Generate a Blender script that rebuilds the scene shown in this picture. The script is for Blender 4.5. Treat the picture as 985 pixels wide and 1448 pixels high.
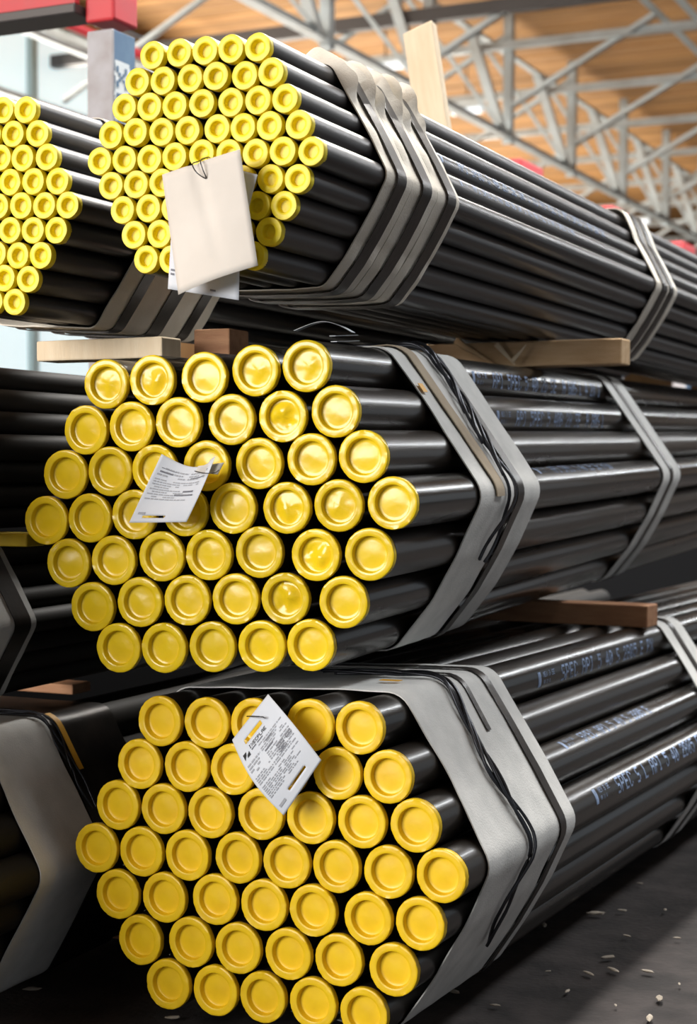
import bpy, bmesh, math, random
from mathutils import Vector, Matrix, noise
random.seed(7)
S = bpy.context.scene
for o in list(bpy.data.objects): bpy.data.objects.remove(o)
C = S.collection
R = math.radians
H = 1.29                      # camera height above the floor

# ------------------------------------------------------------------ camera
FPX, PITCH, YAW = 2360.0, R(1.5), R(25)
cd = bpy.data.cameras.new('camera'); cam = bpy.data.objects.new('camera', cd); C.objects.link(cam)
cd.sensor_fit = 'VERTICAL'; cd.sensor_height = 24; cd.lens = FPX/1448*24
cam.location = (0, 0, H); cam.rotation_euler = (R(90)-PITCH, 0, YAW)
cd.dof.use_dof = True; cd.dof.focus_distance = 3.75; cd.dof.aperture_fstop = 2.4
cd.clip_end = 200
S.camera = cam

# ------------------------------------------------------------------ world, lights, exposure
w = bpy.data.worlds.new('daylight'); S.world = w; w.use_nodes = True
bg = w.node_tree.nodes['Background']; bg.inputs[0].default_value = (.86, .93, 1, 1); bg.inputs[1].default_value = .27
def area(name, loc, rot, sx, sy, power, col):
    l = bpy.data.lights.new(name, 'AREA'); l.shape = 'RECTANGLE'; l.size = sx; l.size_y = sy; l.energy = power; l.color = col
    o = bpy.data.objects.new(name, l); C.objects.link(o); o.location = loc; o.rotation_euler = rot; return o
area('loading_door_daylight', (-8.3, -9, 4.4), (R(90), 0, 0), 10, 6, 2250, (1, .97, .93))
area('added_upper_right_light', (2.4, 21, 7.55), (0, 0, 0), .7, 36, 1650, (.95, .98, 1))  # added strip light at upper right, for the felt and the pipe highlights
area('roof_skylight_light', (-2.3, 9.5, 7.55), (0, 0, 0), .9, 11, 1600, (1, .97, .92))
area('left_window_light', (-13.6, 24, 4.6), (0, R(-90), 0), 4.5, 30, 3600, (1, .93, .82))
S.view_settings.view_transform = 'Standard'; S.view_settings.look = 'None'
S.view_settings.exposure = 0.35; S.view_settings.gamma = 1; S.view_settings.use_curve_mapping = False

# ------------------------------------------------------------------ helpers
def tag(o, label=None, cat=None, group=None, kind=None):
    if label: o['label'] = label
    if cat: o['category'] = cat
    if group: o['group'] = group
    if kind: o['kind'] = kind
    return o
def empty(name, loc=(0, 0, 0)):
    o = bpy.data.objects.new(name, None); C.objects.link(o); o.location = loc; o.empty_display_size = .1; return o
def link(name, me, mat=None, parent=None):
    if mat is not None and not me.materials: me.materials.append(mat)
    o = bpy.data.objects.new(name, me); C.objects.link(o)
    if parent is not None: o.parent = parent
    return o
def mesh(name, V, F, smooth=True, mats=None, mi=None):
    me = bpy.data.meshes.new(name); me.from_pydata([tuple(v) for v in V], [], F); me.validate()
    if mats:
        for m in mats: me.materials.append(m)
        if mi: me.polygons.foreach_set('material_index', mi)
    me.polygons.foreach_set('use_smooth', [smooth]*len(me.polygons)); me.update(); return me
def sharp(me, ang=35):
    bm = bmesh.new(); bm.from_mesh(me)
    for e in bm.edges:
        if len(e.link_faces) == 2 and e.calc_face_angle(0) > R(ang): e.smooth = False
    bm.to_mesh(me); bm.free(); return me
def box_me(name, sx, sy, sz, bev=.004, seg=2, warp=0):
    bm = bmesh.new(); bmesh.ops.create_cube(bm, size=1)
    for v in bm.verts: v.co = Vector((v.co.x*sx, v.co.y*sy, v.co.z*sz))
    if warp:
        bmesh.ops.subdivide_edges(bm, edges=[e for e in bm.edges if e.calc_length() > .5*max(sx, sy, sz)], cuts=10, use_grid_fill=True)
        for v in bm.verts: v.co += noise.noise_vector(v.co*6)*warp
    if bev: bmesh.ops.bevel(bm, geom=bm.edges[:] if not warp else [e for e in bm.edges if len(e.link_faces) == 2 and e.calc_face_angle(0) > .8], offset=bev, segments=seg, affect='EDGES', profile=.5)
    me = bpy.data.meshes.new(name); bm.to_mesh(me); bm.free(); return me
def bar_me(name, p, q, wx, wz):
    """box-section bar from p to q"""
    p, q = Vector(p), Vector(q); d = (q-p); L = d.length; d.normalize()
    up = Vector((0, 0, 1)) if abs(d.z) < .95 else Vector((0, 1, 0))
    a = d.cross(up).normalized(); b = a.cross(d)
    V = [c+a*sx*wx/2+b*sz*wz/2 for c in (p, q) for sx, sz in ((-1, -1), (1, -1), (1, 1), (-1, 1))]
    return mesh(name, V, [(0, 1, 2, 3), (7, 6, 5, 4), (0, 4, 5, 1), (1, 5, 6, 2), (2, 6, 7, 3), (3, 7, 4, 0)], False)
def angle_me(name, p, q, wdt, th=.012):
    """steel angle section from p to q"""
    p, q = Vector(p), Vector(q); d = (q-p).normalized()
    up = Vector((0, 0, 1)) if abs(d.z) < .95 else Vector((0, 1, 0))
    a = d.cross(up).normalized(); b = a.cross(d)
    prof = [(0, 0), (wdt, 0), (wdt, th), (th, th), (th, wdt), (0, wdt)]
    V = [c+a*(x-wdt/3)+b*(z-wdt/3) for c in (p, q) for x, z in prof]
    F = [tuple(range(5, -1, -1)), tuple(range(6, 12))]+[(i, (i+1) % 6, 6+(i+1) % 6, 6+i) for i in range(6)]
    return mesh(name, V, F, False)
def lathe(name, prof, n=48, fn=None):
    """profile of (r, y) turned about the y axis"""
    V, F = [], []
    for r, y in prof:
        if r == 0: V.append(Vector((0, y, 0)))
        else: V += [Vector((r*math.cos(2*math.pi*k/n), y, r*math.sin(2*math.pi*k/n))) for k in range(n)]
    i = 0; rings = []
    for r, y in prof:
        rings.append((i, r == 0)); i += 1 if r == 0 else n
    for (a, az), (b, bz) in zip(rings, rings[1:]):
        for k in range(n):
            k2 = (k+1) % n
            if bz: F.append((a+k, a+k2, b))
            elif az: F.append((a, b+k2, b+k))
            else: F.append((a+k, a+k2, b+k2, b+k))
    if fn: V = [fn(v) for v in V]
    return sharp(mesh(name, V, F), 50)
def tube_me(name, pts, r, n=8):
    V, F = [], []; pts = [Vector(p) for p in pts]; m = len(pts)
    for i, p in enumerate(pts):
        d = (pts[min(i+1, m-1)]-pts[max(i-1, 0)]).normalized()
        a = d.cross(Vector((.3, .2, 1))).normalized(); b = a.cross(d)
        V += [p+(a*math.cos(2*math.pi*k/n)+b*math.sin(2*math.pi*k/n))*r for k in range(n)]
    for i in range(m-1):
        F += [(i*n+k, i*n+(k+1) % n, (i+1)*n+(k+1) % n, (i+1)*n+k) for k in range(n)]
    F += [tuple(range(n-1, -1, -1)), tuple(range((m-1)*n, m*n))]
    return mesh(name, V, F)
def spline(P, k=8):
    P = [Vector(p) for p in P]; out = []
    for i in range(len(P)-1):
        a, b, c, d = P[max(i-1, 0)], P[i], P[i+1], P[min(i+2, len(P)-1)]
        for j in range(k):
            t = j/k
            out.append(.5*((2*b)+(c-a)*t+(2*a-5*b+4*c-d)*t*t+(3*b-a-3*c+d)*t**3))
    return out+[P[-1]]
def at(px, py, Y):
    """point of the vertical plane y = Y seen at a photo position (surveying aid)"""
    q = Vector(((px-492.5)/FPX, 1, -(py-724)/FPX)); c, s = math.cos(PITCH), math.sin(PITCH)
    v = Vector((q.x, c*q.y+s*q.z, -s*q.y+c*q.z))
    v = Matrix.Rotation(YAW, 3, 'Z') @ v
    v *= Y/v.y; v.z += H; return v

# ------------------------------------------------------------------ materials
def mat(name, col, rough=.5, metal=0, spec=.5, col2=None, scale=20, mix=.5, bump=0, bscale=60, stretch=None, detail=4, coat=0, emit=None, estr=0, rand=0, coords='Object', rvar=0):
    m = bpy.data.materials.new(name); m.use_nodes = True; nt = m.node_tree; N = nt.nodes; L = nt.links
    b = N['Principled BSDF']; b.inputs['Roughness'].default_value = rough; b.inputs['Metallic'].default_value = metal
    b.inputs['Specular IOR Level'].default_value = spec; b.inputs['Base Color'].default_value = (*col, 1)
    b.inputs['Coat Weight'].default_value = coat
    tc = N.new('ShaderNodeTexCoord'); mp = N.new('ShaderNodeMapping'); L.new(tc.outputs[coords], mp.inputs[0])
    if stretch: mp.inputs['Scale'].default_value = stretch
    src = mp.outputs[0]
    oi = N.new('ShaderNodeObjectInfo')
    if rand:
        ad = N.new('ShaderNodeVectorMath'); ad.operation = 'ADD'; L.new(src, ad.inputs[0])
        sc = N.new('ShaderNodeMath'); sc.operation = 'MULTIPLY'; sc.inputs[1].default_value = 37; L.new(oi.outputs['Random'], sc.inputs[0]); L.new(sc.outputs[0], ad.inputs[1]); src = ad.outputs[0]
    out = None
    if col2:
        nz = N.new('ShaderNodeTexNoise'); nz.inputs['Scale'].default_value = scale; nz.inputs['Detail'].default_value = detail; L.new(src, nz.inputs['Vector'])
        rp = N.new('ShaderNodeValToRGB'); rp.color_ramp.elements[0].position = max(0, mix-.18); rp.color_ramp.elements[1].position = min(1, mix+.18)
        rp.color_ramp.elements[0].color = (*col, 1); rp.color_ramp.elements[1].color = (*col2, 1)
        L.new(nz.outputs['Fac'], rp.inputs[0]); out = rp.outputs[0]
        if rvar:
            mr = N.new('ShaderNodeMapRange'); mr.inputs['To Min'].default_value = max(.02, rough-rvar); mr.inputs['To Max'].default_value = min(1, rough+rvar)
            mr.inputs['From Min'].default_value = .3; mr.inputs['From Max'].default_value = .7
            L.new(nz.outputs['Fac'], mr.inputs[0]); L.new(mr.outputs[0], b.inputs['Roughness'])
    if rand:
        hs = N.new('ShaderNodeHueSaturation'); mr = N.new('ShaderNodeMapRange'); mr.inputs['To Min'].default_value = 1-rand; mr.inputs['To Max'].default_value = 1+rand
        L.new(oi.outputs['Random'], mr.inputs[0]); L.new(mr.outputs[0], hs.inputs['Value'])
        if out: L.new(out, hs.inputs['Color'])
        else: hs.inputs['Color'].default_value = (*col, 1)
        out = hs.outputs[0]
    if out: L.new(out, b.inputs['Base Color'])
    if bump:
        nb = N.new('ShaderNodeTexNoise'); nb.inputs['Scale'].default_value = bscale; nb.inputs['Detail'].default_value = 5; L.new(src, nb.inputs['Vector'])
        bp = N.new('ShaderNodeBump'); bp.inputs['Strength'].default_value = bump; bp.inputs['Distance'].default_value = .003; L.new(nb.outputs['Fac'], bp.inputs['Height']); L.new(bp.outputs[0], b.inputs['Normal'])
    if emit: b.inputs['Emission Color'].default_value = (*emit, 1); b.inputs['Emission Strength'].default_value = estr
    return m
M = {}
M['pipe'] = mat('black_varnished_steel', (.008, .007, .006), .29, 0, .5, (.024, .018, .013), 5, .55, .12, 40, (1, .12, 1), rand=.35, rvar=.09, coat=.12)
M['pipe_shaded'] = mat('shaded_dark_steel', (.010, .009, .008), .6, 0, .25, (.020, .017, .013), 5, .55, .12, 40, (1, .12, 1), rand=.35)  # copy of the pipe steel with the left stacks' shade put in
M['pipe_small'] = mat('dark_drawn_steel', (.030, .029, .030), .36, .3, .6, (.055, .048, .046), 6, .55, .1, 60, (1, .1, 1), rand=.3, rvar=.08)
M['cap'] = mat('yellow_plastic_cap', (.83, .56, .012), .36, 0, .45, (.74, .47, .012), 22, .6, .06, 90, rand=.05)
M['cap_gloss'] = mat('glossy_yellow_plastic_cap', (.80, .58, .014), .22, 0, .5, (.70, .49, .014), 16, .6, .12, 40, rand=.09)
M['cap_small'] = mat('lemon_plastic_cap', (.88, .73, .02), .4, 0, .4, (.80, .61, .015), 60, .6, .06, 120, rand=.06)
M['cloth'] = mat('grey_felt_strip', (.56, .565, .55), .85, 0, .2, (.68, .68, .66), 14, .5, .35, 220, detail=6)
M['cloth_beige'] = mat('beige_felt_strip', (.70, .655, .57), .85, 0, .2, (.80, .76, .68), 14, .5, .35, 220, detail=6)
M['cloth_tan'] = mat('tan_felt_strip', (.42, .35, .26), .85, 0, .2, (.34, .28, .21), 18, .5, .3, 200)
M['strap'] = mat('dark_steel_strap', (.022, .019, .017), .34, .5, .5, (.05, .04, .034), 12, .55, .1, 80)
M['wire'] = mat('annealed_tie_wire', (.05, .052, .06), .32, .8, .5)
M['orange'] = mat('orange_tape', (.75, .38, .02), .5)
M['wood'] = mat('pale_sawn_timber', (.52, .34, .18), .75, 0, .3, (.66, .47, .28), 7, .5, .4, 60, (1, 6, 6))
M['wood_pale'] = mat('bleached_timber', (.72, .58, .40), .75, 0, .3, (.80, .68, .50), 7, .5, .4, 60, (5, 5, .8))
M['wood_red'] = mat('reddish_timber', (.33, .16, .085), .7, 0, .3, (.44, .24, .13), 7, .5, .4, 60, (1, 6, 6))
M['wood_yellow'] = mat('timber_with_yellow_bounce', (.70, .52, .03), .6, 0, .3, (.50, .34, .03), 14, .62, .3, 60)  # yellowish knotty timber, the caps' yellow bounce light mixed into its colour
M['card'] = mat('beige_card', (.62, .59, .545), .7, 0, .3, (.68, .65, .605), 8, .5, .1, 40)
M['paper'] = mat('white_paper', (.60, .645, .72), .65, 0, .3, (.66, .70, .76), 8, .5, .1, 40)
M['ink'] = mat('grey_ink', (.16, .17, .20), .7)
M['ink_black'] = mat('black_ink', (.012, .012, .014), .7)
M['ink_soft'] = mat('faint_ink', (.36, .38, .42), .7)
M['print'] = mat('pale_blue_print', (.27, .37, .58), .5, 0, .4, (.05, .07, .10), 40, .60)
M['print_white'] = mat('light_print', (.16, .22, .33), .5, 0, .4, (.08, .11, .18), 30, .5)
M['floor'] = mat('dark_dirt_floor', (.016, .0135, .013), .9, 0, .3, (.046, .038, .036), 7, .55, 1.0, 60, detail=14)
M['steel'] = mat('grey_painted_steel', (.46, .51, .53), .5, .1, .4, (.34, .35, .34), 2, .55, detail=6)
M['steel_dark'] = mat('dark_steel', (.06, .055, .055), .5, .3)
M['board'] = mat('roof_board', (.40, .215, .08), .75, 0, .25, (.27, .13, .045), 2.5, .5, .2, 20, (.35, 3, 3), rand=.22)
M['wall'] = mat('brown_wall_boards', (.46, .28, .13), .8, 0, .2, (.36, .2, .09), 2, .5)
M['red'] = mat('red_paint', (.56, .03, .04), .45, 0, .4, (.46, .05, .06), 6, .5)
M['post_grey'] = mat('worn_grey_paint', (.42, .42, .45), .6, 0, .3, (.30, .27, .27), 9, .58, .2, 40)
M['post_blue'] = mat('blue_paint', (.06, .13, .24), .5, 0, .4, (.10, .19, .30), 8, .5)
M['white_paint_and_glint'] = mat('white_paint_and_glint', (.72, .76, .78), .6, 0, .3, (.55, .62, .66), 12, .55)  # paint of the lettered panel, and the painted glint of loose strap ends
M['glass'] = mat('daylit_pane', (.5, .6, .62), .3, emit=(.74, .88, .92), estr=.58, col2=(.45, .55, .58), scale=.8)
M['mullion'] = mat('window_bar', (.30, .40, .42), .6)
M['lamp_lens'] = mat('lamp_lens', (.8, .85, .9), .4, emit=(.75, .87, 1), estr=.35)
M['gap_shade_black'] = mat('gap_shade_black', (.008, .008, .009), .9, 0, .1)  # stands for the darkness in the gaps between bundles
M['chip'] = mat('wood_chip', (.26, .22, .17), .8, 0, .3, (.36, .32, .27), 30, .5, rand=.25)
BD = {
 'top': dict(O=[-1.7629, 3.0569, 0.6551], axis=[-0.0011, 0.99999, -0.00374], D=0.06118, rows=[5, 6, 7, 8, 9, 8, 7, 6, 5], p=[
  (-0.1173,0.2194,-0.004), (-0.0538,0.2186,-0.0021), (0.0084,0.217,-0.0002), (0.0695,0.2147,0.0014), (0.1306,0.2122,0.0033),
  (-0.1536,0.1665,-0.0049), (-0.0925,0.1635,-0.0032), (-0.0279,0.1631,-0.0013), (0.0341,0.1615,0.0006), (0.1005,0.1568,0.0026), (0.1618,0.158,0.0044),
  (-0.1868,0.1151,-0.0058), (-0.1257,0.1121,-0.004), (-0.0646,0.109,-0.0022), (-0,0.1086,-0.0003), (0.0688,0.1044,0.0018), (0.131,0.1037,0.0036), (0.1938,0.1014,0.0055),
  (-0.22,0.0599,-0.0066), (-0.1588,0.0607,-0.0049), (-0.0961,0.0561,-0.003), (-0.0336,0.0546,-0.0011), (0.0358,0.053,0.0009), (0.0969,0.0501,0.0027), (0.158,0.0489,0.0045), (0.2239,0.0459,0.0065),
  (-0.2484,0.0058,-0.0073), (-0.1872,0.0045,-0.0056), (-0.1261,0.0018,-0.0037), (-0.0649,0.0021,-0.002), (-0.0002,0.0033,-0), (0.0638,-0.0014,0.0019), (0.1249,-0.0045,0.0037), (0.1879,-0.0053,0.0056), (0.2516,-0.0098,0.0075),
  (-0.2205,-0.0487,-0.0064), (-0.159,-0.0498,-0.0046), (-0.0952,-0.0511,-0.0027), (-0.0332,-0.0528,-0.0009), (0.0295,-0.0539,0.001), (0.093,-0.0567,0.0029), (0.1598,-0.0597,0.0049), (0.2223,-0.0641,0.0068),
  (-0.1913,-0.1024,-0.0054), (-0.1282,-0.1026,-0.0035), (-0.0664,-0.1056,-0.0017), (-0.0032,-0.1075,0.0002), (0.0589,-0.1076,0.0021), (0.1296,-0.1129,0.0042), (0.1907,-0.1166,0.0059),
  (-0.1637,-0.157,-0.0045), (-0.1024,-0.1581,-0.0027), (-0.0364,-0.1603,-0.0007), (0.0267,-0.1622,0.0012), (0.0883,-0.1612,0.0031), (0.1563,-0.1679,0.005),
  (-0.134,-0.2105,-0.0034), (-0.0729,-0.2137,-0.0017), (-0.0064,-0.2151,0.0004), (0.0562,-0.217,0.0022), (0.1173,-0.2151,0.0039),
 ]),
 'mid': dict(O=[-1.8704, 3.2702, -0.0966], axis=[-0.04103, 0.99898, 0.01884], D=0.11596, rows=[5, 6, 7, 8, 7, 6, 5], p=[
  (-0.2697,0.2912,0.0119), (-0.1474,0.2976,0.0119), (-0.0155,0.3013,0.0119), (0.1129,0.3135,0.0121), (0.2371,0.3207,0.0122),
  (-0.3228,0.1854,0.0078), (-0.201,0.1924,0.0079), (-0.0793,0.2007,0.008), (0.0544,0.2055,0.008), (0.181,0.2111,0.008), (0.3071,0.2201,0.0082),
  (-0.3763,0.0822,0.0038), (-0.2577,0.0895,0.0039), (-0.1401,0.0937,0.0039), (-0.0074,0.1021,0.004), (0.1242,0.1072,0.004), (0.2506,0.1163,0.0042), (0.3741,0.1221,0.0042),
  (-0.4285,-0.0259,-0.0003), (-0.3107,-0.0188,-0.0002), (-0.1928,-0.0095,-0.0001), (-0.0616,-0.0004,0), (0.0596,0.0074,0.0002), (0.193,0.0094,0.0001), (0.3168,0.0154,0.0001), (0.4422,0.0219,0.0001),
  (-0.3679,-0.1248,-0.0043), (-0.2467,-0.1156,-0.0041), (-0.1203,-0.104,-0.0039), (0.0004,-0.0984,-0.0038), (0.1258,-0.0896,-0.0037), (0.2634,-0.0931,-0.0041), (0.3907,-0.0892,-0.0041),
  (-0.3015,-0.2243,-0.0083), (-0.1764,-0.2099,-0.008), (-0.0543,-0.2021,-0.0079), (0.0683,-0.1952,-0.0078), (0.1912,-0.1907,-0.0078), (0.3295,-0.1945,-0.0082),
  (-0.232,-0.3172,-0.0121), (-0.1123,-0.3121,-0.0121), (0.0109,-0.3046,-0.012), (0.1345,-0.2979,-0.0119), (0.2533,-0.2907,-0.0118),
 ]),
 'bot': dict(O=[-1.7292, 3.2514, -0.8701], axis=[0.02979, 0.99955, -0.00444], D=0.11596, rows=[5, 6, 7, 8, 7, 6, 5], p=[
  (-0.2535,0.2962,-0.018), (-0.1325,0.2998,-0.0124), (-0.0166,0.3043,-0.0072), (0.1215,0.3102,-0.0009), (0.2402,0.3121,0.0046),
  (-0.3087,0.1942,-0.0184), (-0.1863,0.1971,-0.0128), (-0.0673,0.2,-0.0073), (0.0582,0.2057,-0.0016), (0.1866,0.2093,0.0043), (0.3061,0.2114,0.0097),
  (-0.3681,0.0946,-0.0191), (-0.2474,0.0958,-0.0135), (-0.1267,0.0974,-0.0079), (0.0004,0.1052,-0.0022), (0.1222,0.107,0.0034), (0.2447,0.1089,0.009), (0.3681,0.1118,0.0147),
  (-0.4276,-0.0105,-0.0196), (-0.3074,-0.0082,-0.0141), (-0.1858,-0.0047,-0.0085), (-0.058,0.0017,-0.0027), (0.0633,0.0032,0.0029), (0.1823,0.0052,0.0083), (0.3047,0.0058,0.014), (0.4268,0.0098,0.0196),
  (-0.3722,-0.1133,-0.0149), (-0.2476,-0.1077,-0.0092), (-0.1168,-0.0983,-0.0033), (0.0062,-0.0978,0.0024), (0.1267,-0.0966,0.0079), (0.2573,-0.1001,0.014), (0.3774,-0.0983,0.0196),
  (-0.313,-0.213,-0.01), (-0.1801,-0.2028,-0.0041), (-0.0589,-0.2021,0.0015), (0.0645,-0.2008,0.0072), (0.1866,-0.1992,0.0129), (0.3166,-0.2042,0.019),
  (-0.2402,-0.3065,-0.0047), (-0.119,-0.3063,0.0009), (0.0017,-0.3049,0.0065), (0.1244,-0.3029,0.0122), (0.2458,-0.3097,0.0179),
 ]),
 'lef': dict(O=[-2.3799, 3.0996, 0.5959], axis=[-0.00112, 1.0, -0.00221], D=0.06118, rows=[5, 6, 7, 8, 9, 8, 7, 6, 5], p=[
  (-0.1106,0.2223,0.0015), (-0.0488,0.2185,0.0028), (0.013,0.2147,0.0041), (0.0746,0.2113,0.0054), (0.1356,0.2068,0.0065),
  (-0.1448,0.1705,-0.0002), (-0.083,0.1667,0.0011), (-0.0212,0.1629,0.0024), (0.0405,0.1595,0.0037), (0.1019,0.1557,0.005), (0.1661,0.1516,0.0063),
  (-0.179,0.1187,-0.0018), (-0.1171,0.1149,-0.0005), (-0.0553,0.1111,0.0007), (0.0065,0.1074,0.002), (0.068,0.1048,0.0034), (0.129,0.0996,0.0045), (0.1933,0.0967,0.0059),
  (-0.2131,0.0669,-0.0035), (-0.1513,0.0631,-0.0022), (-0.0895,0.0593,-0.0009), (-0.0278,0.0556,0.0004), (0.0333,0.0518,0.0017), (0.0944,0.0482,0.0029), (0.1572,0.0453,0.0042), (0.2201,0.0417,0.0055),
  (-0.2473,0.0151,-0.0051), (-0.1855,0.0113,-0.0038), (-0.1237,0.0075,-0.0026), (-0.0618,0.0038,-0.0013), (-0.0003,0,0), (0.0608,-0.0042,0.0012), (0.125,-0.0067,0.0025), (0.1861,-0.0103,0.0038), (0.2472,-0.0131,0.0051),
  (-0.2196,-0.0405,-0.0055), (-0.1578,-0.0443,-0.0042), (-0.096,-0.048,-0.0029), (-0.0342,-0.0518,-0.0017), (0.0276,-0.0556,-0.0004), (0.0955,-0.0603,0.0011), (0.1566,-0.0638,0.0023), (0.2177,-0.0672,0.0035),
  (-0.192,-0.096,-0.0059), (-0.1302,-0.0998,-0.0046), (-0.0683,-0.1036,-0.0033), (-0.0065,-0.1074,-0.002), (0.0553,-0.1111,-0.0007), (0.1164,-0.1178,0.0004), (0.1786,-0.1209,0.0018),
  (-0.1643,-0.1516,-0.0063), (-0.1026,-0.1554,-0.005), (-0.0415,-0.1591,-0.0037), (0.0196,-0.1628,-0.0024), (0.0806,-0.1673,-0.0011), (0.1439,-0.1724,0.0001),
  (-0.1367,-0.2072,-0.0066), (-0.0752,-0.2109,-0.0053), (-0.0141,-0.2147,-0.0041), (0.0469,-0.2184,-0.0028), (0.108,-0.222,-0.0016),
 ]),
}

# ------------------------------------------------------------------ setting: floor, roof, walls
bm = bmesh.new(); bmesh.ops.create_grid(bm, x_segments=90, y_segments=110, size=.5)
for v in bm.verts:
    v.co.x = v.co.x*27-1; v.co.y = v.co.y*76+26
    v.co.z = -.012+.011*noise.noise(Vector((v.co.x*.9, v.co.y*.9, 0)))
me = bpy.data.meshes.new('floor'); bm.to_mesh(me); bm.free()
floor = link('floor', me, M['floor']); tag(floor, kind='structure')
RZ = H+6.65
me = box_me('ceiling', 25, 75, .12, 0); o = link('ceiling', me, M['wall']); o.location = (-1.5, 25.5, RZ+.13); tag(o, kind='structure'); ceiling = o
bw = .3; bme = [box_me('roof_board', 24.6, bw-.018, .05, .008, 1) for _ in range(2)]
for m_ in bme: m_.materials.append(M['board'])
y = 11.0; k = 0
while y < 62:
    b = link('roof_board', bme[k % 2], None, ceiling); b.location = (0, y-25.5, -.085-random.random()*.022); y += bw; k += 1
me = box_me('wall_back', 25, .2, RZ, 0); o = link('wall_back', me, M['wall']); o.location = (-1.5, 62.8, RZ/2); tag(o, kind='structure')
# left wall: boarded with a glazed bay
me = box_me('wall_left', .2, 75, RZ, 0); o = link('wall_left', me, M['wall']); o.location = (-14, 25.5, RZ/2); tag(o, kind='structure'); wl = o
def bay(name, y0, y1, n):
    e = empty(name, (-13.8, (y0+y1)/2, 0)); tag(e, kind='structure')
    zz = (.9, 4.2, 7.5)
    w_ = (y1-y0)/n; wme = box_me('pane', .04, w_-.16, 3.16, .006, 1)
    for i in range(n):
        for j in range(2):
            p = link('pane', wme, M['glass'], e); p.location = (0, y0+(i+.5)*w_-(y0+y1)/2, (zz[j]+zz[j+1])/2)
    mme = box_me('mullion', .14, .16, 6.8, .01, 1)
    for i in range(n+1):
        p = link('mullion', mme, M['mullion'], e); p.location = (.03, y0+i*w_-(y0+y1)/2, 4.2)
    tme = box_me('transom', .13, y1-y0, .14, .01, 1)
    for z in zz:
        p = link('transom', tme, M['mullion'], e); p.location = (.02, 0, z)
bay('window_1', 12.6, 20.8, 5)

# roof steelwork: a triangular lattice girder running the length of the hall, cross frames every 3 m
GB, GT, GR_ = (-8.1, H+4.75), (-8.6, H+6.3), (-5.9, H+6.25)
nodes = [16.7+3.0*i for i in range(-2, 14)]
g = empty('roof_girder', (GB[0], 10, GB[1])); tag(g, 'long grey steel lattice girder with triangular section hanging under the board roof', 'girder')
def part(root, me, m):
    o = link(me.name, me, m, root)
    me.transform(Matrix.Translation(-root.location)); return o
for nm, (x, z), wd in (('bottom_chord', GB, .15), ('top_chord', GT, .12), ('top_chord', GR_, .12)):
    part(g, angle_me(nm, (x, 9.5, z), (x, 61, z), wd), M['steel'])
for i, a in enumerate(nodes):
    part(g, angle_me('hanger', (GB[0], a+.12, GB[1]-.1), (GB[0]+.02, a+.12, GB[1]+1.75), .13), M['steel'])
    part(g, angle_me('brace', (GB[0], a-.1, GB[1]), (GT[0], a-.1, GT[1]), .13), M['steel'])
    part(g, angle_me('brace', (GB[0]+.1, a, GB[1]+.42), (GR_[0], a, GR_[1]), .10), M['steel'])
    part(g, box_me('gusset', .04, .42, .40, .006, 1), M['steel_dark']).location = Vector((GB[0]-.05, a, GB[1]+.2))-g.location
    if i < len(nodes)-1:
        part(g, angle_me('web_diagonal', (GT[0], a, GT[1]), (GB[0], a+3, GB[1]), .07), M['steel'])
ordn = ['first', 'second', 'third', 'fourth', 'fifth', 'sixth', 'seventh', 'eighth', 'ninth', 'tenth', 'eleventh', 'twelfth', 'thirteenth', 'fourteenth', 'fifteenth', 'sixteenth', 'seventeenth']
for i, a in enumerate(nodes[1:14]):
    e = empty('roof_frame', (-6, a, H+6)); tag(e, 'steel cross frame under the board roof, %s one counting from the near end' % ordn[i], 'roof frame', 'cross frames under the roof')
    if a == nodes[3]: part(e, bar_me('beam', (-13.8, a, H+5.72), (9, a, H+5.72), .15, .17), M['steel_dark'])
    else: part(e, angle_me('beam', (-13.8, a, H+6.02), (9, a, H+6.02), .13), M['steel'])
    part(e, angle_me('brace', (-11.6, a+.1, H+4.4), (GB[0], a+.1, H+6.2), .09), M['steel'])
    part(e, angle_me('brace', (-13.6, a+.1, H+6.1), (-10.2, a+.1, H+4.5), .09), M['steel'])
    part(e, bar_me('hanger', (-4.6, a, H+5.2), (-4.6, a, H+6.6), .06, .06), M['steel_dark'])
    part(e, box_me('bracket', .30, .12, .42, .01, 1), M['steel_dark']).location = (-7.75+6, 0, .0-.35)
for k, (x, z, wd) in enumerate(((-10.2, H+4.45, .10), (-11.7, H+4.3, .10), (-4.6, H+5.25, .10), (-12.8, H+5.6, .1))):
    o = link('purlin', angle_me('purlin', (x, 9.5, z), (x, 61.5, z), wd), M['steel'])
    tag(o, ['grey longitudinal steel rail low on the far side of the lattice girder', 'outermost low grey steel rail close to the boarded side wall', 'grey steel rail under the roof boards at the upper right', 'high grey steel rail beside the boarded side wall'][k], 'steel rail')
o = link('sprinkler_pipe', tube_me('sprinkler_pipe', [(-8.9, 10, H+4.1), (-8.9, 30, H+4.1), (-8.9, 60, H+4.1)], .045, 10), M['red']); tag(o, 'thin red pipe running under the roof left of the girder', 'pipe')
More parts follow.
